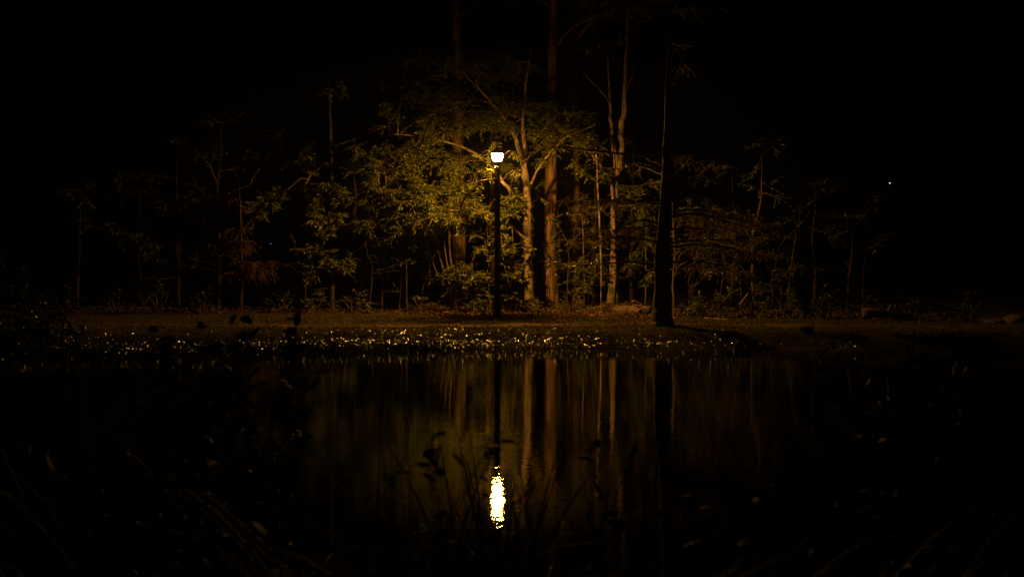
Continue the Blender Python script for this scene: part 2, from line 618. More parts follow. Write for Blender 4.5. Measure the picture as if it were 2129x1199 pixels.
def tree(name, label, cat, d, base_px, trunk, limbs=(), clusters=(), bark='bark', leaf='leaf_green', leaf_l=.095, leaf_w=.024,
         sides=14, group=None, droop=-.25, layer=.45, per=11, flare=1.35, ivy=(), limb_bark=None, roots=0, flat=.35, dens=1.0):
    line = px_line(trunk, d)
    bx = P(base_px, 600, d)[0]
    bz = gz(bx, d)
    r0 = line[0][3]
    pts = [[bx, d, bz - .15, r0 * flare * 1.15], [bx, d, bz + .06, r0 * flare]] if line[0][2] > bz + .1 else [[bx, d, bz - .15, r0 * flare]]
    pts += [list(q) for q in line if q[2] > bz + .08]
    sm = spline(pts, max(10, len(pts) * 5))
    root = empty(name, (bx, d, bz), label, cat, group)
    tb = Tubes()
    ph = R.uniform(0, 6, 4)
    def rg(a, i):
        return 1 + .05 * np.sin(a * 3 + ph[0] + i * .11) + .035 * np.sin(a * 5 + ph[1] - i * .2) + (.10 * max(0.0, 1 - i / 9) * np.sin(a * 5 + ph[2]) + .035 * np.sin(a * 9 + ph[3] + .25 * math.sin(i * .6)) if roots else 0)
    if len(sm) > 6:
        wv = R.normal(0, 1, (len(sm), 2)); wv = (wv + np.roll(wv, 1, 0) + np.roll(wv, -1, 0)) / 3
        sm[3:, :2] += wv[3:] * (np.minimum(sm[3:, 3:4] * .2, .012) + .003)
    nt_ = len(sm) // 4
    sm[-nt_:, 3] *= np.linspace(1, .35, nt_)
    tb.tube(sm[:, :3], np.maximum(sm[:, 3], .004), sides, .02, True, rg)
    trunk_o = tb.build('trunk', M[bark], root)
    ends = [sm[:, :3]]
    for L in limbs:
        q = spline(px_line(L, d), len(L) * 5)
        wv = R.normal(0, 1, (len(q), 3)); wv = (wv + np.roll(wv, 1, 0)) / 2
        q[2:, :3] += wv[2:] * (q[2:, 3:4] * .22 + .008)
        tb = Tubes()
        tb.tube(q[:, :3], np.maximum(q[:, 3], .003), 8, .08)
        tb.build('limb', M[limb_bark or bark], root)
        ends.append(q[:, :3])
    allp = np.concatenate(ends)
    if clusters:
        lv, tw = Leaves(), Tubes()
        for c in clusters:
            px, py, rx, ry, do, n = c[:6]
            dd = d + do
            ctr = P(px, py, dd)
            rad = np.array([rx * dd / F, max(rx, ry) * dd / F * .8, ry * dd / F])
            # springs from the nearest wood, preferring wood lower than the mass
            cost = np.linalg.norm(allp - ctr, axis=1) + np.where(allp[:, 2] > ctr[2], 2.5 * (allp[:, 2] - ctr[2]), 0)
            a = allp[int(np.argmin(cost))]
            inner = ctr + (a - ctr) * min(.6, .55 * float(rad.mean()) / (np.linalg.norm(a - ctr) + 1e-6))
            dist = np.linalg.norm(inner - a)
            if dist > .15:
                q = crooked(a, inner, 9, .07, .12)
                lb = Tubes(); lb.tube(q, np.linspace(.012 + .007 * dist, .008, 9), 6)
                lb.build('branch', M[limb_bark or bark], root)
                inner = q[-1]
            spray(ctr, rad, int(n * dens), leaf_l, leaf_w, lv, tw, inner, droop, layer, per=per)
        cr = lv.build('crown', M[leaf], root, flat)
        tag(tw.build('twigs', M['twig'], cr), kind='stuff')
    if ivy:
        lv = Leaves()
        for px, py, rx, ry, n in ivy:
            a = R.uniform(0, 2 * math.pi, n)
            hh = R.uniform(-1, 1, n)
            c = np.array([P(px, py + h * ry, d) for h in hh])
            off = np.stack([np.cos(a), np.sin(a), np.zeros(n)], 1)
            rr = (rx * d / F) * R.uniform(.8, 1.3, n)
            lv.put(c + off * rr[:, None], off * .7 + R.normal(0, .5, (n, 3)) + np.array([0, 0, -.3]), leaf_l * R.uniform(.6, 1.1, n), leaf_w * R.uniform(.8, 1.4, n))
        lv.build('ivy', M['leaf_dark_dimmed'], trunk_o, .9)
    return root


# the forked tree that overhangs the lamp
tree('beech_tree', 'forked tree with pale trunk and wide leafy crown arching behind the lamp', 'tree', 29.6, 1101,
     [(1101, 640, 20), (1100, 560, 17), (1098, 480, 16), (1097, 420, 15), (1094, 380, 15), (1089, 345, 14), (1086, 335, 9)],
     limbs=[[(1092, 362, 11), (1080, 315, 10), (1072, 290, 9), (1060, 262, 7), (1040, 235, 5, -.5), (1005, 195, 4, -.8), (960, 150, 3, -1)],
            [(1090, 350, 11), (1091, 310, 10), (1086, 270, 8), (1089, 220, 6), (1095, 160, 5), (1105, 100, 3)],
            [(1096, 452, 9), (1074, 417, 8, -.3), (1048, 380, 7, -.6), (1020, 348, 6, -.6), (985, 318, 5, -.5), (940, 298, 4.5, -.4), (880, 286, 4, -.4), (815, 279, 3, -.3)],
            [(1099, 500, 6), (1060, 470, 5, -.4), (1010, 455, 5, -.8), (950, 440, 4, -1), (880, 425, 4, -1), (800, 420, 3, -1)],
            [(1096, 400, 6), (1120, 350, 5, -.3), (1160, 300, 4, -.4), (1200, 275, 3, -.4), (1235, 262, 2, -.4)]],
     clusters=[(800, 335, 62, 40, -.6, 1500), (775, 375, 40, 28, -.7, 600), (860, 330, 65, 36, -.6, 1500), (850, 395, 75, 26, -1.0, 2100), (915, 405, 70, 28, -1.1, 2200),
               (830, 430, 55, 18, -1.0, 1000), (905, 455, 80, 20, -1.0, 1800), (975, 395, 55, 26, -.8, 1300), (985, 440, 55, 20, -.9, 1200), (940, 340, 50, 34, -.3, 1200),
               (860, 275, 80, 34, -.3, 1500), (930, 245, 85, 36, -.4, 1500), (1000, 270, 50, 34, .1, 900), (1010, 215, 85, 36, -.4, 1300), (900, 200, 80, 34, -.2, 1000),
               (980, 150, 90, 34, -.4, 1000), (1060, 125, 90, 34, 0, 900), (900, 130, 80, 30, .2, 600), (1060, 240, 45, 28, -.2, 700), (1120, 215, 60, 34, 0, 800),
               (1140, 270, 55, 30, -.4, 900), (1190, 285, 50, 30, -.4, 700), (1165, 250, 70, 26, -.2, 600), (1050, 440, 42, 26, -.7, 1000), (1068, 412, 26, 22, -.5, 380), (1120, 315, 34, 26, -.2, 450),
               (1122, 395, 22, 22, .3, 140), (1010, 340, 40, 26, .4, 500), (1060, 350, 26, 34, .4, 350), (770, 470, 45, 16, -.6, 600), (840, 485, 50, 14, -.5, 500), (1030, 350, 10, 4, -3.9, 14), (765, 310, 46, 24, -.4, 420), (745, 350, 34, 18, -.5, 260), (800, 245, 55, 26, -.1, 420), (835, 175, 60, 28, .2, 380), (770, 425, 34, 16, -.7, 320), (1000, 330, 26, 22, -1.7, 90), (1062, 312, 22, 18, -1.6, 70), (1025, 292, 26, 14, -1.6, 70), (1068, 355, 18, 18, -1.7, 60), (1010, 365, 26, 14, -1.8, 90)],
     bark='bark_pale', leaf='leaf_green', leaf_l=.076, leaf_w=.018, ivy=[(1100, 560, 9, 70, 260), (1098, 450, 9, 40, 160)], flare=1.3, roots=1, droop=-.35, dens=1.9)

# tall straight trunks of the wood
tree('tulip_tree', 'tall straight furrowed trunk beside the pale forked tree, ivy on its foot', 'tree', 31.4, 1142,
     [(1141, 640, 32), (1142, 560, 28), (1144, 480, 25), (1145, 400, 24), (1146, 300, 22), (1146, 200, 20), (1149, 100, 18), (1152, 0, 16), (1155, -150, 12), (1158, -330, 7)],
     limbs=[[(1133, 345, 3), (1125, 340, 3), (1116, 338, 2)], [(1146, 110, 8), (1190, 60, 6), (1250, 30, 4), (1320, 0, 3)], [(1150, 20, 7), (1100, -20, 5), (1040, -60, 3)],
            [(1152, -60, 6), (1210, -120, 4), (1290, -160, 3)]],
     clusters=[(1260, 20, 110, 40, 0, 900), (1330, -10, 80, 40, 0, 500), (1040, -60, 120, 50, 0, 900), (1290, -160, 130, 60, 0, 1000), (1160, -330, 160, 90, 0, 1500), (1130, -200, 150, 70, 0, 1000)],
     bark='bark_ridged', leaf_l=.13, leaf_w=.045, ivy=[(1146, 500, 13, 55, 260), (1140, 575, 15, 35, 90)], sides=20, roots=1)
tree('tulip_tree', 'thick dim furrowed trunk just right of the ivy-footed straight trunk', 'tree', 33.6, 1188,
     [(1188, 620, 38), (1188, 500, 32), (1189, 400, 30), (1190, 300, 28), (1190, 150, 25), (1190, 0, 21), (1190, -150, 16), (1190, -330, 8)],
     limbs=[[(1192, 90, 8), (1240, 40, 5), (1300, 20, 3)], [(1190, -60, 7), (1130, -110, 4), (1080, -130, 3)]],
     clusters=[(1300, 20, 110, 40, 0, 500), (1080, -140, 130, 50, 0, 700), (1190, -330, 160, 90, 0, 1200)], bark='bark_ridged', leaf_l=.13, leaf_w=.045,
     ivy=[(1190, 545, 17, 30, 150)], sides=20, roots=1)
tree('tulip_tree', 'tall reddish trunk behind the multi-stemmed shrub left of the lamp', 'tree', 33.0, 955,
     [(955, 625, 34), (955, 550, 29), (955, 450, 26), (952, 300, 23), (950, 150, 20), (948, 0, 16), (946, -180, 10), (945, -330, 5)],
     limbs=[[(951, 200, 7), (930, 175, 5), (880, 160, 4), (820, 150, 3)], [(948, 40, 7), (1010, 0, 5), (1060, -20, 3)], [(946, -60, 6), (880, -100, 4), (820, -110, 3)]],
     clusters=[(830, 150, 90, 36, 0, 500), (1060, -20, 110, 40, 0, 600), (820, -110, 130, 50, 0, 700), (945, -330, 160, 90, 0, 1200)], bark='bark_ridged', leaf_l=.12, leaf_w=.04, sides=18, roots=1)
tree('beech_tree', 'twin-stemmed mottled tree on a root mound between lamp and dark trunk', 'tree', 29.8, 1277,
     [(1277, 625, 24), (1276, 560, 18), (1279, 480, 17), (1279, 420, 17), (1279, 385, 18), (1283, 362, 14)],
     limbs=[[(1280, 375, 13), (1283, 348, 12), (1278, 320, 11), (1273, 280, 9), (1270, 240, 7), (1267, 190, 5), (1264, 120, 3)],
            [(1284, 372, 12), (1290, 330, 13), (1292, 280, 13), (1297, 230, 12), (1301, 170, 9), (1304, 90, 6), (1308, 10, 4)],
            [(1276, 392, 9), (1262, 366, 7), (1245, 340, 5, -.2), (1222, 312, 4, -.3), (1205, 298, 3, -.3)],
            [(1268, 215, 3), (1250, 190, 2.5), (1225, 165, 2), (1210, 150, 1.5)], [(1296, 215, 3), (1303, 190, 2.5), (1312, 165, 2), (1320, 140, 1.5)]],
     clusters=[(1195, 350, 36, 14, -.5, 420), (1228, 368, 34, 16, -.4, 420), (1255, 345, 24, 20, -.2, 200), (1225, 280, 45, 24, 0, 320), (1310, 400, 30, 20, -.2, 260), (1335, 425, 42, 22, -.2, 500),
               (1345, 385, 36, 20, -.3, 300), (1318, 470, 26, 24, .3, 280), (1318, 545, 22, 26, .3, 220), (1300, -50, 120, 50, 0, 500), (1240, 100, 70, 30, 0, 160)],
     bark='bark_speckled', leaf='leaf_yellow', leaf_l=.10, leaf_w=.026, ivy=[(1278, 470, 9, 70, 150), (1276, 570, 9, 40, 50)], roots=1, flare=1.45)

# the near dark tree at the water's edge, lit from behind
NEAR_D = 21.7
near_limbs, near_cl = [], []
for i in range(15):
    py = R.uniform(395, 560)
    sx = -1 if i % 2 else 1
    ln = R.uniform(90, 210) if sx < 0 else R.uniform(110, 260)
    dd = R.uniform(-.9, 1.4)
    x0 = 1381
    y1 = py + R.uniform(-14, 22)
    near_limbs.append([(x0, py, 5), (x0 + sx * ln * .35, py - 8, 3.6, dd * .35), (x0 + sx * ln * .7, (py + y1) / 2, 2.4, dd * .7), (x0 + sx * ln, y1 + 12, 1.4, dd)])
    for s, n in ((.4, 150), (.7, 200), (1.0, 200)):
        near_cl.append((x0 + sx * ln * s, py + 6 * s + (y1 - py) * s, 42, 10, dd * s, n))
near_limbs += [[(1384, 318, 8), (1340, 322, 6, .5), (1270, 318, 5, 1.2), (1190, 308, 3.6, 2.0), (1130, 312, 3.4, 2.6), (1102, 328, 3.4, 2.9), (1078, 350, 3.2, 3.0), (1066, 378, 2.6, 3.0), (1062, 405, 2, 3.0)],
               [(1380, 345, 6), (1345, 328, 5, .4), (1318, 317, 4.5, .5)], [(1386, 300, 5), (1420, 300, 4, -.4), (1480, 296, 3, -.8), (1540, 290, 2, -1)],
               [(1386, 330, 5), (1430, 318, 3.5, .3), (1500, 330, 2.5, .8), (1560, 350, 2, 1)], [(1392, 180, 4), (1410, 150, 3, .3), (1425, 110, 2, .5)],
               [(1383, 365, 5), (1330, 345, 3.5, .8), (1296, 340, 2.5, 1.1)]]
near_cl += [(1440, 330, 50, 14, .2, 160), (1500, 345, 60, 16, .6, 200), (1330, 345, 40, 12, .7, 120), (1250, 318, 50, 10, 1.4, 120), (1170, 310, 40, 10, 2.2, 90), (1530, 440, 70, 26, .6, 420),
            (1460, 460, 70, 26, .5, 420), (1590, 480, 60, 24, .8, 260), (1240, 425, 50, 8, 1.0, 260), (1210, 410, 40, 8, 1.2, 160), (1420, 120, 60, 30, .2, 120), (1400, 20, 90, 40, 0, 200)]
tree('cypress_tree', 'big dark trunk with long thin feathery branches at the water edge', 'tree', NEAR_D, 1377,
     [(1377, 668, 44), (1376, 645, 38), (1377, 600, 34), (1379, 500, 27), (1382, 400, 19), (1384, 320, 13), (1385, 260, 10), (1387, 180, 7.5), (1389, 80, 5.5), (1390, -40, 3.5)],
     limbs=near_limbs, clusters=near_cl, bark='bark_dark_dimmed', leaf='needle', leaf_l=.055, leaf_w=.006, sides=26, roots=1, flare=1.12, droop=-.45, layer=.25, per=16, dens=2.0)

# slender trees to the left
tree('slender_tree', 'slender tree with forked bare dead limb, glossy leaf masses left of the lamp', 'tree', 29.9, 691,
     [(691, 630, 10), (690, 560, 9), (693, 480, 9), (690, 400, 8), (688, 320, 8), (686, 250, 6), (684, 190, 4), (683, 150, 2)],
     limbs=[[(687, 346, 5), (675, 341, 4.5, -.1), (655, 358, 4, -.2), (640, 374, 4, -.3), (628, 398, 3, -.3), (618, 416, 2.2, -.3)],
            [(640, 374, 3.5, -.3), (628, 371, 3, -.4), (612, 382, 2.4, -.5), (596, 396, 1.8, -.6)],
            [(692, 305, 3.5), (715, 297, 3, -.1), (738, 290, 2, -.2)], [(700, 338, 2.4), (715, 365, 2.6, -.2), (728, 388, 2.8, -.3), (740, 404, 2.4, -.3)]],
     clusters=[(690, 392, 40, 18, -.7, 520), (715, 408, 30, 16, -.8, 420), (665, 405, 26, 16, -.6, 240), (660, 455, 46, 16, -.7, 650), (700, 452, 30, 16, -.6, 340), (695, 478, 36, 12, -.6, 360),
               (745, 462, 40, 10, -.5, 320), (560, 415, 44, 20, -.2, 600), (530, 440, 34, 18, -.2, 360), (605, 395, 34, 18, 0, 200), (665, 525, 40, 20, -.5, 360), (700, 545, 40, 22, -.5, 420), (645, 555, 30, 18, -.3, 200),
               (655, 350, 22, 12, 0, 90), (720, 560, 34, 24, -.2, 240), (600, 330, 60, 30, .4, 160), (690, 170, 60, 30, 0, 120)],
     bark='bark_dark_dimmed', limb_bark='bark', leaf='leaf_yellow', leaf_l=.125, leaf_w=.026, flare=1.2, droop=-.3, dens=1.5)
tree('slender_tree', 'very thin straight sapling stem standing alone left of the shrub stems', 'tree', 29.4, 846,
     [(846, 630, 3.8), (845, 560, 3.6), (845, 500, 3.4), (844, 440, 3.0), (842, 400, 2.4)],
     limbs=[[(845, 465, 2.4), (862, 475, 2, -.2), (882, 485, 1.6, -.3), (893, 500, 1.2, -.3)], [(845, 555, 2), (858, 547, 1.4), (868, 540, 1)]],
     clusters=[(815, 470, 50, 14, -.3, 520), (870, 500, 44, 10, -.3, 320), (850, 425, 40, 18, 0, 300), (848, 548, 40, 8, -.2, 160), (800, 500, 30, 12, 0, 160)], leaf_l=.11, leaf_w=.024, flare=1.1, sides=8)
tree('slender_tree', 'thin leaning sapling whose foot nearly meets the lone straight sapling', 'tree', 29.6, 831,
     [(831, 635, 2.6), (834, 590, 2.4), (838, 550, 2), (841, 520, 1.6)], clusters=[(825, 605, 18, 10, 0, 60), (838, 530, 22, 10, 0, 80)], flare=1.1, sides=7)
tree('slender_tree', 'dim sapling trunk with faint ivy left of the thin lone sapling', 'tree', 30.4, 795,
     [(795, 630, 6), (794, 560, 5.5), (792, 500, 5), (790, 440, 4), (788, 380, 3)], clusters=[(805, 570, 26, 16, -.2, 120), (785, 500, 36, 20, 0, 240), (760, 520, 34, 16, 0, 160)], bark='bark_dark_dimmed', flare=1.2, sides=9)
tree('slender_tree', 'two thin grey stems low behind the leaf masses, left of the dim sapling', 'tree', 30.8, 750,
     [(750, 630, 3), (752, 560, 3), (757, 520, 2.6), (770, 480, 2), (778, 450, 1.6)], limbs=[[(752, 570, 2.4), (765, 545, 2.2), (776, 530, 1.8), (786, 512, 1.2)]],
     clusters=[(745, 590, 34, 16, 0, 160), (770, 565, 30, 16, 0, 140)], sides=7, flare=1.1)

# left half: reddish drooping conifer and dim trees
tree('cypress_tree', 'dim rust-red drooping conifer left of the slender leafy tree', 'tree', 29.0, 502,
     [(502, 630, 6), (503, 560, 5), (503, 500, 4.5), (500, 440, 3.5), (498, 400, 2), (497, 380, 1.4)],
     clusters=[(505, 480, 40, 18, 0, 420), (530, 510, 36, 22, -.2, 460), (480, 520, 34, 22, 0, 360), (545, 545, 34, 22, -.3, 560), (515, 555, 40, 24, -.2, 480), (560, 570, 18, 14, -.3, 220), (485, 570, 40, 18, 0, 260), (500, 420, 30, 20, 0, 160)],
     bark='bark_dark_dimmed', leaf='leaf_brown', leaf_l=.09, leaf_w=.008, droop=-1.0, layer=.5, per=14, flare=1.2)
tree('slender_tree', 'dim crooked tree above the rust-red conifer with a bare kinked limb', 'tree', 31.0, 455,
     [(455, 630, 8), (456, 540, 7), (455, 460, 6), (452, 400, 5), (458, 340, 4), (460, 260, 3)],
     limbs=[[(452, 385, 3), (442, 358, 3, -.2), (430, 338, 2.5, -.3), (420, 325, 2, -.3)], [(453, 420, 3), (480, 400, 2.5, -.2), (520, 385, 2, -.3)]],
     clusters=[(440, 320, 60, 26, 0, 420), (500, 350, 60, 30, 0, 420), (545, 330, 50, 30, .3, 260), (400, 400, 60, 30, 0, 360), (470, 460, 40, 20, -.3, 200), (590, 290, 50, 30, .3, 160), (460, 250, 50, 30, 0, 200)], bark='bark_dark_dimmed', limb_bark='bark', leaf='leaf_dark_dimmed', leaf_l=.10, leaf_w=.022)
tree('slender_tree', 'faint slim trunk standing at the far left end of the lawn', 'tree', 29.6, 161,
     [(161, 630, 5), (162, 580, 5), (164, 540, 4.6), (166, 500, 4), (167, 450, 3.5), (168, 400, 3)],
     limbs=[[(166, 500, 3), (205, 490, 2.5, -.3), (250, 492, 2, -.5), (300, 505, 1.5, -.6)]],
     clusters=[(220, 470, 50, 18, -.2, 380), (270, 490, 50, 16, -.5, 520), (310, 510, 34, 12, -.6, 300), (160, 480, 50, 24, 0, 260), (180, 400, 60, 40, 0, 260)], bark='bark_dark_dimmed', leaf='leaf_dark_dimmed', flare=1.1, sides=9)
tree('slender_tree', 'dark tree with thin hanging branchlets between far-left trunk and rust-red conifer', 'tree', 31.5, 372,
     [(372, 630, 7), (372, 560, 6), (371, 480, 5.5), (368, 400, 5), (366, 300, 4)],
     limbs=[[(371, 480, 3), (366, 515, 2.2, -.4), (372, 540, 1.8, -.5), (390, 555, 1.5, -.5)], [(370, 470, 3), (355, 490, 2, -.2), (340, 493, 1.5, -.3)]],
     clusters=[(385, 555, 20, 8, -.5, 90), (350, 430, 60, 24, 0, 300), (400, 440, 44, 20, 0, 200), (330, 370, 60, 30, 0, 240), (366, 290, 60, 30, 0, 200)], bark='bark_dark_dimmed', leaf='leaf_dark_dimmed')

# right half: slim trunks fading into the dark
tree('slender_tree', 'slim trunk close to the right side of the big dark trunk', 'tree', 28.6, 1402,
     [(1402, 635, 5.5), (1400, 590, 5), (1401, 560, 5), (1403, 520, 4.4), (1400, 470, 4), (1398, 420, 3)],
     limbs=[[(1401, 575, 3), (1410, 555, 2.6, -.2), (1425, 545, 2.2, -.2), (1442, 537, 1.6, -.3)], [(1402, 560, 2.6), (1415, 530, 2, -.1), (1420, 520, 1.4, -.1)]],
     clusters=[(1430, 505, 44, 12, -.2, 320), (1480, 510, 50, 16, -.2, 360), (1420, 440, 50, 26, 0, 300), (1350, 490, 34, 26, .2, 300), (1335, 560, 30, 26, .3, 240), (1470, 560, 34, 16, 0, 160)], leaf='leaf_green', flare=1.15, sides=9)
tree('slender_tree', 'thin rod-straight sapling between twin-stemmed tree and big dark trunk', 'tree', 29.4, 1342,
     [(1342, 630, 3), (1343, 560, 3), (1343, 500, 2.6), (1344, 450, 2)], clusters=[(1340, 520, 30, 20, 0, 220), (1350, 460, 30, 16, 0, 160), (1345, 590, 26, 14, 0, 90)], flare=1.1, sides=7)
tree('slender_tree', 'thin pale sapling pole left of the twin-stemmed mottled tree', 'tree', 29.1, 1250,
     [(1250, 630, 3.2), (1250, 560, 3.8), (1248, 500, 4.0), (1246, 440, 4.0), (1243, 390, 3.8), (1241, 335, 3.2), (1238, 290, 2.2)],
     clusters=[(1245, 300, 30, 14, 0, 140), (1255, 505, 26, 10, -.1, 110)], bark='bark_pale', flare=1.1, sides=8)
tree('slender_tree', 'broken-looking slim trunk above the bush tangle right of the dark trunk', 'tree', 28.8, 1563,
     [(1568, 630, 9), (1566, 580, 8.5), (1566, 540, 8.5), (1565, 490, 8), (1578, 440, 6), (1583, 400, 5), (1584, 330, 4)],
     limbs=[[(1566, 500, 4), (1550, 480, 3, -.2), (1525, 455, 2, -.3)], [(1584, 402, 3.5), (1600, 404, 2.6, -.2), (1630, 410, 2, -.3), (1650, 412, 1.4, -.3)]],
     clusters=[(1550, 505, 50, 18, -.2, 420), (1500, 490, 50, 20, -.2, 360), (1590, 530, 34, 16, 0, 200), (1600, 400, 60, 30, .2, 200), (1520, 540, 40, 18, 0, 260), (1640, 470, 50, 30, .2, 200), (1584, 320, 60, 40, 0, 200), (1575, 455, 30, 20, -.3, 160)], bark='bark', leaf_l=.09, flare=1.15, sides=10)
tree('slender_tree', 'thin leaning speckled stem at the right end of the bush tangle', 'tree', 28.2, 1638,
     [(1638, 635, 4), (1641, 595, 4), (1645, 560, 3.6), (1650, 522, 3), (1655, 480, 2.2)],
     clusters=[(1660, 540, 34, 20, .1, 160), (1620, 560, 34, 18, 0, 180), (1690, 560, 30, 20, .2, 120)], bark='bark_mottled', flare=1.1, sides=7)
tree('slender_tree', 'thin forked stem between slim broken trunk and leaning speckled stem', 'tree', 29.6, 1625,
     [(1622, 635, 3), (1624, 590, 3), (1625, 545, 2.6), (1621, 515, 1.8)], limbs=[[(1625, 545, 2), (1629, 525, 1.6), (1631, 512, 1.2)]],
     clusters=[(1600, 600, 30, 14, 0, 140)], flare=1.1, sides=7)
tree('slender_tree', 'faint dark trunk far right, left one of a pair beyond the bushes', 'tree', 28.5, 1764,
     [(1764, 630, 6), (1765, 580, 5.5), (1770, 540, 4), (1772, 480, 2.4)], clusters=[(1750, 480, 60, 40, 0.3, 200), (1800, 440, 70, 40, .6, 160)], bark='bark_dark_dimmed', leaf='leaf_dark_dimmed', flare=1.1, sides=9)
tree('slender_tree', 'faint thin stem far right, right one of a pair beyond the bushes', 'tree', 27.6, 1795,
     [(1795, 632, 3), (1794, 600, 2.6), (1797, 560, 1.8), (1798, 520, 1.2)], clusters=[(1830, 500, 50, 30, .4, 140)], bark='bark_dark_dimmed', leaf='leaf_dark_dimmed', flare=1.1, sides=7)

# the wood behind: dim trees one behind another
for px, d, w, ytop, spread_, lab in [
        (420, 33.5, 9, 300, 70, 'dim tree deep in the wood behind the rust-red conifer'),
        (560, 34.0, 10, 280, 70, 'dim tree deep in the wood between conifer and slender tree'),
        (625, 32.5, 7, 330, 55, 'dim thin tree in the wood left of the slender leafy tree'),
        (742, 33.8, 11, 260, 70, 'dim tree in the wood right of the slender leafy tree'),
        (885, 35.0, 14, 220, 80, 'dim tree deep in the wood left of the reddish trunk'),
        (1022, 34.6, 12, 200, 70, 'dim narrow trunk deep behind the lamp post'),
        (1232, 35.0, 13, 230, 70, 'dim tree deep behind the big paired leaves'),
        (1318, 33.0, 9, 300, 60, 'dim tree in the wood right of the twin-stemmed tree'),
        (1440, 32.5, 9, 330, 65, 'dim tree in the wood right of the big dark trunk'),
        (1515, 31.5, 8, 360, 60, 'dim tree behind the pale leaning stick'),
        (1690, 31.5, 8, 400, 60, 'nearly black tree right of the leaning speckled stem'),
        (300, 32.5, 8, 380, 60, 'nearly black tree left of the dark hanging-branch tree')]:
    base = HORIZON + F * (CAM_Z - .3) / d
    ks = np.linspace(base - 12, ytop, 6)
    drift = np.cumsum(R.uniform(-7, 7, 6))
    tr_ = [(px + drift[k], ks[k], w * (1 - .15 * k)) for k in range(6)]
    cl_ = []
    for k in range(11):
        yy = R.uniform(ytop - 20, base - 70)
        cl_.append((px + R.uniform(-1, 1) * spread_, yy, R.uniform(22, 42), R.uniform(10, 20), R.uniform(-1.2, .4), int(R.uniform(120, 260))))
    tree('woodland_tree', lab, 'tree', d, px, tr_, clusters=cl_, bark='bark_dark_dimmed', leaf='leaf_dark_dimmed', leaf_l=.09, leaf_w=.022, flare=1.2, group='dim trees deep in the wood')  # falling light put into the dark leaf and bark colours


def bare(label, d, px, h, n, lean=0.0):
    """leafless branching sapling"""
    bx = P(px, 600, d)[0]
    bz = gz(bx, d)
    root = empty('bare_sapling', (bx, d, bz), label, 'sapling', 'bare twiggy saplings')
    top_ = np.array([bx + lean, d + R.uniform(-.2, .2), bz + h])
    st_ = crooked((bx, d, bz - .06), top_, 12, 0, .16)
    tb = Tubes(); tb.tube(st_, np.linspace(.016, .005, 12), 6); tb.build('stem', M['bark'], root)
    for k in range(n):
        i = R.randint(4, 12)
        a = st_[i]
        L = h * R.uniform(.2, .5)
        e = a + norm(np.array([R.normal(0, 1), R.normal(0, .6), R.uniform(-.1, .9)])) * L
        br = crooked(a, e, 9, R.uniform(-.1, .2), .28)
        tb = Tubes(); tb.tube(br, np.linspace(.009, .003, 9), 5, cap=False)
        for m_ in range(4):
            j = R.randint(3, 9)
            e2 = br[j] + norm(R.normal(0, 1, 3)) * L * R.uniform(.15, .4)
            tb.tube(crooked(br[j], e2, 5, 0, .25), np.linspace(.005, .002, 5), 4, cap=False)
        tb.build('branch', M['twig'], root)


for px, d, h, n, ln, lab in [(1432, 27.6, 1.9, 9, .3, 'bare twiggy sapling just right of the big dark trunk'), (1490, 27.2, 2.2, 10, .2, 'bare twiggy sapling over the second bush right of the dark trunk'),
                             (1545, 27.4, 2.4, 11, -.3, 'bare twiggy sapling in the bush tangle'), (1600, 27.0, 2.0, 9, .2, 'bare twiggy sapling beside the thin forked stem'), (1305, 30.4, 2.6, 9, .2, 'bare twiggy sapling by the twin-stemmed tree'),
                             (1168, 29.0, 2.4, 8, .15, 'bare twiggy sapling between the two furrowed trunks'), (1020, 28.6, 2.4, 9, -.15, 'bare twiggy sapling just left of the lamp post'), (870, 29.6, 2.3, 9, .3, 'bare twiggy sapling left of the fanned shrub'),
                             (765, 29.4, 2.4, 9, .2, 'bare twiggy sapling right of the slender leafy tree'), (640, 29.4, 2.0, 8, -.2, 'bare twiggy sapling left of the slender leafy tree'), (325, 28.8, 1.0, 8, .1, 'small bare twiggy sapling behind the left lawn'),
                             (450, 29.4, 2.4, 9, .2, 'bare twiggy sapling left of the rust-red conifer')]:
    bare(lab, d, px, h, n, ln)

# ------------------------------------------------------------------ shrubs
def shrub(name, label, d, px, stems, clusters, leaf='leaf_green', leaf_l=.095, leaf_w=.023, cat='shrub', group=None, droop=-.2, bark='bark', per=10, flat=.4):
    bx = P(px, 600, d)[0]
    bz = gz(bx, d)
    root = empty(name, (bx, d, bz), label, cat, group)
    tips = []
    for st in stems:
        pts = [(px + R.uniform(-3, 3), None, st[0][2] * 1.2)] + list(st)
        L = px_line(st, d)
        b0 = [bx + R.uniform(-.06, .06), d + R.uniform(-.05, .05), bz - .08, L[0][3] * 1.15]
        q = spline([b0] + [list(v) for v in L], len(st) * 4 + 4)
        tb = Tubes(); tb.tube(q[:, :3], np.maximum(q[:, 3], .003), 7, .04)
        tb.build('stem', M[bark], root)
        tips.append(q[:, :3])
    allp = np.concatenate(tips)
    lv, tw = Leaves(), Tubes()
    for px_, py_, rx, ry, do, n in clusters:
        dd = d + do
        ctr = P(px_, py_, dd)
        rad = np.array([rx * dd / F, rx * dd / F * .8, ry * dd / F])
        ctr[2] = max(ctr[2], gz(ctr[0], dd) + rad[2] * .8)
        a = allp[int(np.argmin(np.linalg.norm(allp - ctr, axis=1) + np.where(allp[:, 2] > ctr[2], 1.5 * (allp[:, 2] - ctr[2]), 0)))]
        spray(ctr, rad, n, leaf_l, leaf_w, lv, tw, a, droop, .6, per=per)
    fo = lv.build('foliage', M[leaf], root, flat)
    tag(tw.build('twigs', M['twig'], fo), kind='stuff')
    return root


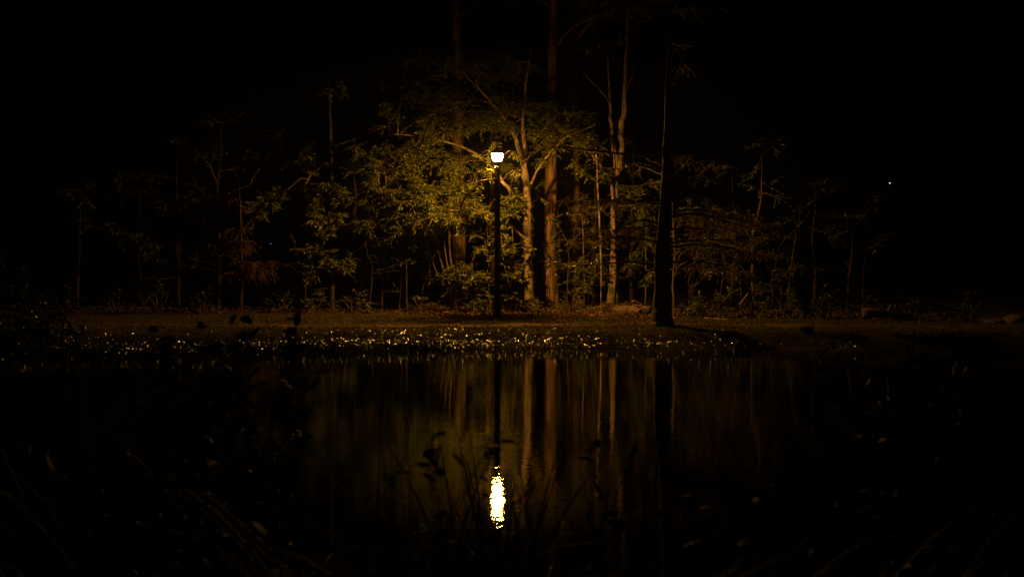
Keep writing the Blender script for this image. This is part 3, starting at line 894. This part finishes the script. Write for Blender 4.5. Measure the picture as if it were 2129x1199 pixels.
shrub('multi_stem_shrub', 'multi-stemmed shrub with fanned stems in front of the reddish trunk', 29.3, 942,
      [[(935, 600, 4), (922, 560, 4), (910, 520, 3.5), (900, 480, 3), (890, 450, 2.4), (870, 425, 2)], [(938, 590, 4.5), (928, 540, 4), (922, 490, 3.5), (918, 450, 3), (915, 430, 2)],
       [(942, 590, 5), (937, 540, 4.5), (934, 500, 4), (936, 470, 3), (942, 440, 2)], [(930, 600, 3), (910, 570, 2.6), (898, 540, 2.2), (890, 520, 1.8), (880, 510, 1.4)],
       [(955, 600, 3.5), (975, 560, 3), (985, 535, 3), (995, 500, 2.4), (1000, 470, 1.8)], [(960, 600, 3), (985, 545, 2.6, -.2), (1005, 530, 2, -.3), (1030, 538, 1.6, -.4)]],
      [(960, 555, 44, 14, -.4, 520), (940, 575, 40, 14, -.5, 420), (985, 580, 40, 18, -.5, 520), (1005, 525, 34, 10, -.4, 300), (970, 600, 40, 14, -.4, 360), (915, 580, 30, 10, -.3, 160), (930, 470, 50, 16, -.3, 520), (985, 495, 30, 12, -.3, 160), (1000, 620, 34, 12, -.5, 260), (885, 495, 30, 12, -.2, 160)],
      leaf='leaf_green', leaf_l=.10, leaf_w=.024)
shrub('sapling_shrub', 'leafy sapling between the lamp post and pale forked trunk', 28.9, 1078,
      [[(1074, 600, 3), (1072, 560, 3), (1068, 520, 2.6), (1066, 490, 2.4), (1064, 465, 2)], [(1050, 560, 2.4, -.1), (1046, 520, 2.4, -.2), (1042, 490, 2, -.2)], [(1075, 605, 3), (1074, 570, 2.6), (1075, 540, 2)]],
      [(1060, 490, 30, 20, -.2, 340), (1055, 530, 28, 14, -.2, 240), (1068, 555, 24, 18, -.1, 220), (1060, 575, 34, 14, -.1, 280), (1075, 515, 30, 14, 0, 240), (1070, 620, 26, 10, 0, 120)], leaf='leaf_yellow', leaf_l=.115, leaf_w=.03)
shrub('thicket_shrub', 'shrub heaped against the twin-stemmed tree, below the big paired leaves', 30.0, 1222,
      [[(1225, 590, 3), (1215, 560, 2.6), (1205, 545, 2)], [(1232, 590, 3), (1238, 560, 2.6), (1242, 530, 2)], [(1230, 600, 3), (1255, 575, 2.4), (1265, 555, 1.6)]],
      [(1235, 540, 36, 16, -.2, 460), (1205, 555, 30, 16, -.2, 340), (1240, 570, 34, 18, -.3, 420), (1225, 595, 40, 12, -.2, 340), (1240, 520, 20, 12, 0, 180), (1195, 590, 24, 14, 0, 140)], leaf='leaf_green', leaf_l=.11, leaf_w=.024)
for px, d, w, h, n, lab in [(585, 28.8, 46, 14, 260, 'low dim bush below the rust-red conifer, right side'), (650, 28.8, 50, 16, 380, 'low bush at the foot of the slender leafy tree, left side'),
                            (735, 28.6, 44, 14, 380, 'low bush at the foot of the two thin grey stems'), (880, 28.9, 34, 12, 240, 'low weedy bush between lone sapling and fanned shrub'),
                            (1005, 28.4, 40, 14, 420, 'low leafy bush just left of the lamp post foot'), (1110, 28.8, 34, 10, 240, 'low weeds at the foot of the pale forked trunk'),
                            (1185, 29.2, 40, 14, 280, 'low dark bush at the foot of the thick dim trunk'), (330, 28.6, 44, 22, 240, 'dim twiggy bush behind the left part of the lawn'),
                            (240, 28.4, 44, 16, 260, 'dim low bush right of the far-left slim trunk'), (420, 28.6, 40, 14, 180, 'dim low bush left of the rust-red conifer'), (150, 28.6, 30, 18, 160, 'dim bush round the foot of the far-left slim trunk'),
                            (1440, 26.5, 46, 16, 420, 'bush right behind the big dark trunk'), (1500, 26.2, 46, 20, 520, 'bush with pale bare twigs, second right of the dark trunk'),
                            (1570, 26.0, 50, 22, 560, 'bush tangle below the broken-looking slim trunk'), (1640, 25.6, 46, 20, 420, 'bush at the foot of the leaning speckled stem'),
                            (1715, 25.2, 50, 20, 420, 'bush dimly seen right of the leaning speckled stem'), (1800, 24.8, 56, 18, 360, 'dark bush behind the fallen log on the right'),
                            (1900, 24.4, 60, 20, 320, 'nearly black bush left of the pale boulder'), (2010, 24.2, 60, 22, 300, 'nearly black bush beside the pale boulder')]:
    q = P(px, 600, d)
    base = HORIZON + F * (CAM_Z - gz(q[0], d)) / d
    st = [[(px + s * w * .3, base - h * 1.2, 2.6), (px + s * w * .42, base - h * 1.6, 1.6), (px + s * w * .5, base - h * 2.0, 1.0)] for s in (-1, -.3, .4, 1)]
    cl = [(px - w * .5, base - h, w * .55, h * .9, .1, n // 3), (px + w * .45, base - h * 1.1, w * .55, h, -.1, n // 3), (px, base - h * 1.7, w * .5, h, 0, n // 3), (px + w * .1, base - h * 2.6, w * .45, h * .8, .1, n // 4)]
    shrub('low_shrub', lab, d, px, st, cl, leaf='leaf_dark_dimmed' if px < 600 or px > 1680 else 'leaf_green', leaf_l=.085, leaf_w=.021, cat='bush')  # outer bushes take the darker leaf colour in place of light falloff

# big-leaved saplings: each leaf is a part
def big_leaf_mesh():
    prof = [(0, 0), (.2, .35), (.45, .5), (.7, .42), (.88, .2), (1, 0)]
    v, f = [], []
    for y, w in prof:
        z = -.22 * y * y
        v += [(-w * .5, y, z + .06 * w), (0, y, z), (w * .5, y, z + .06 * w)]
    for i in range(len(prof) - 1):
        a = i * 3
        f += [(a, a + 1, a + 4, a + 3), (a + 1, a + 2, a + 5, a + 4)]
    me = bpy.data.meshes.new('leaf')
    me.from_pydata(v, [], f)
    me.materials.append(M['leaf_yellow'])
    return me


BIG_LEAF = big_leaf_mesh()


def big_leaf_sapling(label, d, px, stem, arms, size):
    bx = P(px, 600, d)[0]
    bz = gz(bx, d)
    root = empty('big_leaved_sapling', (bx, d, bz), label, 'sapling')
    L = px_line(stem, d)
    q = spline([[bx, d, bz - .08, L[0][3] * 1.2]] + [list(v) for v in L], 18)
    tb = Tubes(); tb.tube(q[:, :3], q[:, 3], 7); tb.build('stem', M['bark'], root)
    for ax, ay, do in arms:
        tip = P(ax, ay, d + do)
        a = q[int(np.argmin(np.linalg.norm(q[:, :3] - tip - np.array([0, 0, -.12]), axis=1)))][:3]
        br = crooked(a, tip, 6, .1, .08)
        tb = Tubes(); tb.tube(br, np.linspace(.008, .004, 6), 5); tb.build('branch', M['twig'], root)
        for k in range(7):
            s = .5 + .5 * k / 6
            f = s * 5; i0 = min(4, int(f))
            p = br[i0] + (br[i0 + 1] - br[i0]) * (f - i0)
            ang = R.uniform(0, 2 * math.pi)
            dr = Vector((math.cos(ang), math.sin(ang) * .8 - .2, R.uniform(-.65, .05))).normalized()
            o = bpy.data.objects.new('leaf', BIG_LEAF)
            COL.objects.link(o)
            o.parent = root
            rot = dr.to_track_quat('Y', 'Z')
            sc = size * R.uniform(.75, 1.2)
            o.matrix_local = Matrix.Translation(Vector(p) - root.location) @ rot.to_matrix().to_4x4() @ Matrix.Diagonal((sc * .8, sc, sc, 1))
    return root


big_leaf_sapling('sapling with big drooping paired leaves in front of the thick dim trunk', 29.7, 1214, [(1216, 600, 4), (1214, 540, 3.6), (1212, 480, 3), (1210, 440, 2.4)],
                 [(1190, 455, -.2), (1205, 432, -.1), (1222, 425, 0), (1240, 440, -.2), (1250, 428, 0), (1228, 460, -.3), (1195, 475, .1), (1235, 475, .1)], .21)

# ------------------------------------------------------------------ dead wood, stones
def stick(name, label, pts, d, r, cat, mat='dead_wood', lift=True):
    L = px_line(pts, d)
    q = spline(L, len(pts) * 4)
    tb = Tubes(); tb.tube(q[:, :3], q[:, 3], 8, .08)
    o = tb.build(name, M[mat])
    return tag(o, label, cat)


stick('leaning_stick', 'pale dead stick leaning in the bushes right of the dark trunk', [(1527, 650, 4), (1536, 636, 4.4), (1548, 620, 4), (1556, 610, 3)], 26.0, .02, 'stick')
def ground_stick(label, a, b, r, kink=.06):
    n = 9
    s = np.linspace(0, 1, n)
    p = np.stack([a[0] + (b[0] - a[0]) * s, a[1] + (b[1] - a[1]) * s], 1)
    nrm = np.array([-(b[1] - a[1]), b[0] - a[0]])
    p += (np.sin(s * 5) * kink)[:, None] * nrm
    z = ground_z(p[:, 0], p[:, 1]) + r * .8
    tb = Tubes(); tb.tube(np.column_stack([p, z]), np.linspace(r, r * .5, n), 8, .1)
    tag(tb.build('fallen_branch', M['dead_wood']), label, 'branch')


ground_stick('pale fallen branch on the leaf litter left of the root mound', (2.15, 27.0), (2.75, 26.2), .028)
ground_stick('thin curved fallen branch on litter near the twin-stemmed tree foot', (1.9, 29.0), (3.0, 29.5), .018, .1)
ground_stick('short fallen stick right of the dark trunk in the grass', (4.9, 25.3), (5.5, 24.9), .025)
ground_stick('small pale stick lying between stump and dark trunk', (3.95, 25.9), (4.25, 25.5), .022)
ground_stick('fallen branch lying on the litter left of the lamp post', (-1.5, 27.4), (-.6, 27.8), .02, .05)

# rotten stump
sp = P(1325, 600, 28.2)
sx, sy = sp[0], 28.2
sz = gz(sx, sy)
st = empty('rotten_stump', (sx, sy, sz), 'broad rotten log end lying right of the twin-stemmed tree', 'stump')
tb = Tubes()
axis = np.array([.75, -.5, 0]); axis /= np.linalg.norm(axis)
c0 = np.array([sx, sy, sz + .10])
tb.tube(np.array([c0 - axis * .75, c0 - axis * .4, c0, c0 + axis * .42]), [.09, .12, .15, .14], 18, .16)
tb.build('log_body', M['bark_mottled'], st)
for k in range(4):
    a = R.uniform(0, 6.28)
    s0 = c0 + axis * .25 + np.array([0, 0, .05])
    e = s0 + np.array([math.cos(a) * .5, -.15, R.uniform(-.1, .22)])
    e[2] = max(e[2], gz(e[0], e[1]) + .03)
    tb = Tubes(); tb.tube(crooked(s0, e, 6, .1, .2), np.linspace(.05, .012, 6), 7); tb.build('root', M['dead_wood'], st)

# roots spreading from the big dark trunk
nx = P(1377, 600, NEAR_D)[0]


def boulder(label, x, y, s, name='boulder'):
    n, m_ = 10, 14
    v, f = [], []
    ph = R.uniform(0, 6, 6)
    for i in range(n + 1):
        th = math.pi * i / n
        for j in range(m_):
            a = 2 * math.pi * j / m_
            k = 1 + .14 * math.sin(3 * a + ph[0]) * math.sin(th * 2) + .10 * math.sin(5 * a + 4 * th + ph[1]) + .06 * math.sin(9 * a - 7 * th + ph[2])
            v.append((x + s[0] * k * math.sin(th) * math.cos(a), y + s[1] * k * math.sin(th) * math.sin(a), gz(x, y) + s[2] * .35 + s[2] * k * math.cos(th)))
    for i in range(n):
        for j in range(m_):
            j2 = (j + 1) % m_
            f.append((i * m_ + j, (i + 1) * m_ + j, (i + 1) * m_ + j2, i * m_ + j2))
    tb = Tubes(); tb.add(v, f)
    tag(tb.build(name, M['stone']), label, 'boulder')


q = P(2070, 600, 23.6)
boulder('low flat pinkish stone at the right edge behind the lawn', q[0], 23.6, (.26, .25, .09))
q = P(2118, 600, 23.4)
boulder('larger pinkish stone cut by the right picture edge', q[0], 23.4, (.34, .3, .15))
q = P(1815, 600, 25.0)
lg = empty('fallen_log', (q[0], 24.2, gz(q[0], 24.2)), 'fallen log with debris in front of the dark bush on the right', 'log')
tb = Tubes()
a, b = np.array([q[0] - .55, 24.2, gz(q[0] - .4, 24.2) + .20]), np.array([q[0] + .6, 24.0, gz(q[0] + .5, 24.0) + .16])
tb.tube(crooked(a, b, 9, .03, .06), np.linspace(.13, .085, 9), 12, .08)
tb.build('log_body', M['bark_mottled'], lg)
for k in range(3):
    s0 = a + (b - a) * (.25 + .22 * k)
    tb = Tubes(); tb.tube(crooked(s0, s0 + np.array([R.uniform(-.15, .2), -.1, R.uniform(.15, .3)]), 5, 0, .1), np.linspace(.03, .01, 5), 6)
    tb.build('branch_stub', M['dead_wood'], lg)

# ------------------------------------------------------------------ far lights glimmering through the wood
def far_light(name, label, px, py, d, size, col, strength, cat='lamp'):
    c = P(px, py, d)
    bz = gz(c[0], d)
    o = empty(name, (c[0], d, bz), label, cat)
    tb = Tubes(); tb.tube([(c[0], d, bz - .2), (c[0], d, c[2] - size * .4)], [.05, .035], 8); tb.build('post', M['iron'], o)
    tb = Tubes(); lathe(tb, [(size * .9, c[2] + size * .55), (size * 1.1, c[2] + size * .6), (size * .3, c[2] + size * 1.1)], 10, c[0], d); tb.build('cap', M['iron'], o, False)
    tb = Tubes(); lathe(tb, [(size * .4, c[2] - size * .5), (size * .8, c[2] - size * .1), (size * .85, c[2] + size * .3), (size * .6, c[2] + size * .54)], 10, c[0], d)
    tb.build('globe', emit(name + '_glow', col, strength), o)


far_light('distant_lamp', 'tiny bluish white lamp glinting in the darkness at upper right', 1850, 381, 62, .055, (.65, .82, 1.0), 1.6)
far_light('distant_lamp', 'pinprick blue light beyond the leaves left of the slender tree', 563, 507, 60, .045, (.15, .5, 1.0), .5)
far_light('distant_lamp', 'pinprick red light beyond the leaves right of the slender tree', 783, 496, 60, .045, (1.0, .05, .06), .9)

# ------------------------------------------------------------------ ground cover
# dead leaves under the trees
def scatter_leaves(name, n, xr, yf, l, w, mat, lift=.012):
    x = R.uniform(*xr, n)
    y0, y1 = yf(x)
    y = y0 + (y1 - y0) * R.uniform(0, 1, n) ** 1.2
    p = np.column_stack([x, y, ground_z(x, y) + lift * R.uniform(.2, 3, n)])
    d = R.normal(0, 1, (n, 3)) * np.array([1, 1, .35])
    lv = Leaves(); lv.put(p, d, l * R.uniform(.6, 1.3, n), w * R.uniform(.6, 1.3, n))
    return tag(lv.build(name, M[mat], None, .7), kind='stuff')


o = scatter_leaves('leaf_litter', 30000, (-14, 12), lambda x: (26.4 + .25 * np.sin(x * 1.7) + .2 * np.sin(x * 4.1) - .22 * np.clip(x - 4, 0, 9) + .75 * np.clip(-1.5 - x, 0, 3.2), 33.0 + 0 * x), .085, .028, 'litter')
tag(o, 'brown dead leaves carpeting the ground under the trees', 'leaf litter')
o = scatter_leaves('stray_leaves', 1500, (-12, 11), lambda x: (20.9 - .02 * x * x, 26.0 + 0 * x), .075, .024, 'litter')
tag(o, 'scattered dead leaves lying on the lawn and path', 'leaf litter')

# lawn blades
n = 170000
x = R.uniform(-15, 14, n)
y = shore(x) + .45 + R.uniform(0, 1, n) * (6.0 + .75 * np.clip(-1.5 - x, 0, 3.2))
yc = 22.75 + .22 * np.sin(x * .45) + .1 * np.sin(x * 1.9)
keep = (np.abs(y - yc) > .42 + R.uniform(-.25, .25, n)) | (R.uniform(0, 1, n) < .12)
x, y = x[keep], y[keep]
n = len(x)
h = R.uniform(.02, .055, n) * (1 + .8 * (np.sin(x * 3.1) * np.sin(y * 2.7) > .5))
a = R.uniform(0, 2 * math.pi, n)
z = ground_z(x, y) - .004
wd = R.uniform(.003, .006, n)
v0 = np.column_stack([x + np.cos(a) * wd, y + np.sin(a) * wd, z])
v1 = np.column_stack([x - np.cos(a) * wd, y - np.sin(a) * wd, z])
v2 = np.column_stack([x + R.normal(0, .018, n), y + R.normal(0, .018, n), z + h])
me = tri_mesh('lawn_grass', np.stack([v0, v1, v2], 1).reshape(-1, 3), np.arange(n * 3).reshape(-1, 3))
tag(link('lawn_grass', me, M['grass']), 'short dry grass of the lawn along the pond bank', 'grass', kind='stuff')

# water plants along the shore
lv, tw = Leaves(), Tubes()
n = 14000
x = np.where(R.uniform(0, 1, n) < .45, R.uniform(-10.5, -1.0, n), R.uniform(-10.5, 9.0, n))
sh = shore(x)
wide = .55 + .9 * np.exp(-((x + 5.5) / 3.0) ** 2) + .45 * np.exp(-((x - 5) / 3.5) ** 2)
y = sh + .50 - R.uniform(0, 1, n) ** .8 * (wide + .5)
dens = (.75 + .25 * np.sin(x * 2.3) * np.sin(y * 5 + x)) * np.clip(.68 - x * .09, .12, 1)
k = R.uniform(0, 1, n) < dens
x, y = x[k], y[k]
n = len(x)
gzv = np.maximum(ground_z(x, y), -.02)
for j in range(4):
    hh = R.uniform(.08, .27, n)
    lean = R.normal(0, .07, (n, 2))
    p = np.column_stack([x + lean[:, 0], y + lean[:, 1], gzv + hh * .75])
    d = np.column_stack([lean[:, 0] * 6 + R.normal(0, .45, n), lean[:, 1] * 6 + R.normal(0, .45, n), R.uniform(-.25, .8, n) * (1 if j < 2 else .35)])
    upv = np.array([0, 0, 1.0]) + R.normal(0, .4, (n, 3)) + np.column_stack([np.clip(-x / 6, -.6, 1.5), -.2 * np.ones(n), np.zeros(n)]) * R.uniform(0, 1.2, (n, 1))
    lv.put(p, d, R.uniform(.045, .085, n), R.uniform(.007, .013, n), upv)
    if j < 2:
        for i in range(0, n, 6):
            tw.tube([(x[i], y[i], gzv[i] - .05), (p[i][0], p[i][1], p[i][2] + .01)], [.005, .003], 3, cap=False)
n = 420  # row of flat leaves added to catch a glint line at the waterline
x = R.uniform(-2.6, 2.2, n)
y = shore(x) - R.uniform(-.02, .06, n)
lv.put(np.column_stack([x, y, np.full(n, .018) + R.uniform(0, .02, n)]), np.column_stack([R.normal(0, 1, n), R.normal(0, 1, n), R.normal(.05, .12, n)]), R.uniform(.05, .09, n), R.uniform(.015, .028, n))
pp = lv.build('shore_plants', M['pond_leaf'], None, .12)
tag(pp, 'wet glinting leaves of low water plants along the far shore', 'water plants', kind='stuff')
tw.build('stalks', M['pond_leaf'], pp)['kind'] = 'stuff'

# ------------------------------------------------------------------ dark plants on the near bank
BLADE_N = 9


def blade(tb, p0, direction, L, w, bend, curl=0.0):
    """one grass blade: a tapering folded ribbon"""
    d = np.array([direction[0], direction[1], 0.0])
    d /= np.linalg.norm(d) + 1e-9
    side = np.array([-d[1], d[0], 0])
    v, f = [], []
    p = np.array(p0, float)
    ang = R.uniform(.05, .28)
    for i in range(BLADE_N):
        s = i / (BLADE_N - 1)
        ww = w * (1 - s ** 2.2) * (.6 + .4 * min(1, s * 4)) + .0004
        tang = d * math.sin(ang) + np.array([0, 0, math.cos(ang)])
        nr = np.cross(side, tang)
        v += [p - side * ww + nr * ww * .3, p, p + side * ww + nr * ww * .3]
        p = p + tang * L / (BLADE_N - 1)
        ang += bend / (BLADE_N - 1) * (.4 + 1.4 * s)
    for i in range(BLADE_N - 1):
        a = i * 3
        f += [(a, a + 1, a + 4, a + 3), (a + 1, a + 2, a + 5, a + 4)]
    tb.add(v, f)


def reed_clump(label, px, d, n, height, spread, wide=.009, bend=(.3, 1.7), leafy=0, name='reed_clump', leaf_l=.06, leaf_w=.013, cat='reeds', nleaf=26):
    c = P(px, 600, d)
    cx_, cy_ = c[0], d
    bz = min(gz(cx_, cy_), 0.15)
    root = empty(name, (cx_, cy_, bz), label, cat)
    for i in range(n):
        a = R.uniform(0, 2 * math.pi)
        x0, y0 = cx_ + spread * R.normal(0, .5), cy_ + spread * R.normal(0, .3)
        z0 = gz(x0, y0) - .03
        tb = Tubes()
        blade(tb, (x0, y0, z0), (math.cos(a), math.sin(a) * .7), (height - z0) * R.uniform(.72, 1.22), wide * R.uniform(.6, 1.3), R.uniform(*bend))
        tb.build('blade', M['reed'], root)
    for i in range(leafy):
        x0, y0 = cx_ + spread * R.normal(0, .5), cy_ + spread * R.normal(0, .3)
        z0 = gz(x0, y0) - .03
        hh = (height - z0) * R.uniform(.9, 1.15)
        e = np.array([x0 + R.normal(0, .16), y0 + R.normal(0, .12), z0 + hh])
        s_ = crooked((x0, y0, z0), e, 10, 0, .05)
        tb = Tubes(); tb.tube(s_, np.linspace(.005, .002, 10), 5)
        tb.build('stem', M['reed'], root)
        lv = Leaves()
        m_ = nleaf
        u = R.uniform(.35, 1, m_) * 9
        i0 = np.minimum(8, u.astype(int))
        pp_ = s_[i0] + (s_[i0 + 1] - s_[i0]) * (u - i0)[:, None]
        lv.put(pp_, R.normal(0, 1, (m_, 3)) * np.array([1, 1, .5]) + np.array([0, 0, .25]), leaf_l * R.uniform(.6, 1.3, m_), leaf_w * R.uniform(.7, 1.3, m_))
        tag(lv.build('leaves', M['reed'], root, .35, True), kind='stuff')
    return root


def tip_h(py, d):
    return CAM_Z - (py - HORIZON) * d / F


for px, d, py, n, lf, sp_, lab in [
        (60, 4.2, 880, 30, 1, .22, 'dark reed clump in the lower left corner'),
        (150, 4.8, 800, 30, 2, .22, 'taller reed clump with pale tips, second from left'),
        (300, 4.4, 830, 28, 1, .25, 'reed clump with thin stalks below the left leafy spray'),
        (430, 4.1, 850, 26, 1, .25, 'sparse reeds right of the left leafy spray'),
        (560, 3.8, 950, 34, 1, .25, 'faint low reeds left of the lamp reflection'),
        (700, 3.5, 905, 52, 1, .20, 'weeds silhouetted on the glow well left of the lamp reflection'),
        (830, 3.3, 915, 56, 2, .20, 'arching weeds silhouetted left of the lamp reflection'),
        (975, 3.2, 930, 54, 1, .14, 'arching blades just left of the lamp reflection'),
        (1060, 3.2, 935, 50, 1, .13, 'curved blades just right of the lamp reflection'),
        (1180, 3.1, 1000, 50, 1, .20, 'dark weeds below the reflected straight trunk'),
        (1310, 3.2, 995, 46, 1, .22, 'dark weeds below the reflected twin-stemmed tree'),
        (1450, 3.3, 1040, 34, 1, .25, 'dark reeds below the reflected big trunk'),
        (1620, 3.5, 1010, 32, 1, .25, 'nearly black reeds in the right half of the water'),
        (1800, 3.6, 1020, 30, 1, .25, 'nearly black reeds below the right leafy spray'),
        (1990, 3.8, 980, 30, 1, .25, 'faint reeds with one pale bent blade near the right edge'),
        (2110, 3.8, 940, 30, 1, .22, 'nearly black reeds in the lower right corner')]:
    reed_clump(lab, px, d, n, tip_h(py, d), sp_, .0075, (.6, 2.3), leafy=lf)
reed_clump('few tall thin blades standing right in front of the lamp reflection', 1034, 5.6, 7, tip_h(945, 5.6), .03, .011, (.1, .8))
# low dense growth filling the foot of the near bank
for i, (px, d) in enumerate([(120, 2.6), (480, 2.5), (820, 2.4), (1130, 2.4), (1480, 2.5), (1850, 2.6)]):
    reed_clump('dense black grass at the bottom of the picture, %s' % ['far left', 'left', 'left of centre', 'right of centre', 'right', 'far right'][i], px, d, 130, tip_h(1085, d), .50, .012, (.5, 2.0), 2, 'grass_tussock', cat='grass')
# tall leafy sprays rising in front of the lawn
for px, d, py, n, lab in [(370, 4.6, 655, 6, 'tall dark leafy weed against the lawn, left part of the left spray'), (445, 4.6, 665, 6, 'tall dark leafy weed against the lawn, middle of the left spray'),
                          (520, 4.7, 652, 6, 'tall dark leafy weed against the lawn, right part of the left spray'),
                          (1830, 4.6, 683, 6, 'tall dark leafy weed against the right lawn, left one'), (1925, 4.6, 688, 5, 'tall dark leafy weed against the right lawn, right one')]:
    reed_clump(lab, px, d, 3, tip_h(py + 60, d), .12, leafy=n, name='leafy_weed', leaf_l=.085, leaf_w=.02, cat='weed', nleaf=46)

# arching shrub on the left bank, mostly outside the picture
tree('arching_shrub', 'black shrub drooping over the water at the left picture edge', 'shrub', 11.5, -150,
     [(-146, 720, 14), (-110, 660, 12), (-50, 600, 10), (-45, 540, 7), (-42, 500, 4)],
     limbs=[[(-52, 610, 9), (0, 585, 8), (60, 590, 7), (105, 615, 6), (130, 650, 6), (150, 690, 5), (166, 728, 3)], [(-56, 640, 7), (0, 640, 5), (50, 650, 4), (100, 672, 3)], [(-50, 580, 6), (-10, 550, 4), (40, 545, 3)]],
     clusters=[(100, 690, 34, 18, .3, 420), (60, 665, 44, 24, .3, 400), (118, 650, 20, 18, .1, 200), (30, 720, 60, 36, 0, 600), (20, 620, 60, 36, 0, 500), (80, 735, 50, 30, -.2, 500), (-40, 680, 60, 60, 0, 500), (150, 700, 14, 20, 0, 120), (10, 560, 50, 30, 0, 260)],
     bark='bark_dark_dimmed', leaf='leaf_dark_dimmed', leaf_l=.065, leaf_w=.017)

# thin mist added round the whole scene to give the lamp a halo
tb = Tubes(); tb.box((-225, -45, -2.5), (225, 265, 18.5))
mm = bpy.data.materials.new('mist')
mm.use_nodes = True
hn = mm.node_tree
hn.nodes.clear()
ho = hn.nodes.new('ShaderNodeOutputMaterial')
hv = hn.nodes.new('ShaderNodeVolumePrincipled')
hv.inputs['Color'].default_value = (.9, .9, .9, 1)
hv.inputs['Density'].default_value = .0002
hv.inputs['Anisotropy'].default_value = .3
hn.links.new(hv.outputs[0], ho.inputs['Volume'])
tag(tb.build('haze', mm, None, False), 'thin mist added for the lamp halo', 'haze', kind='stuff')
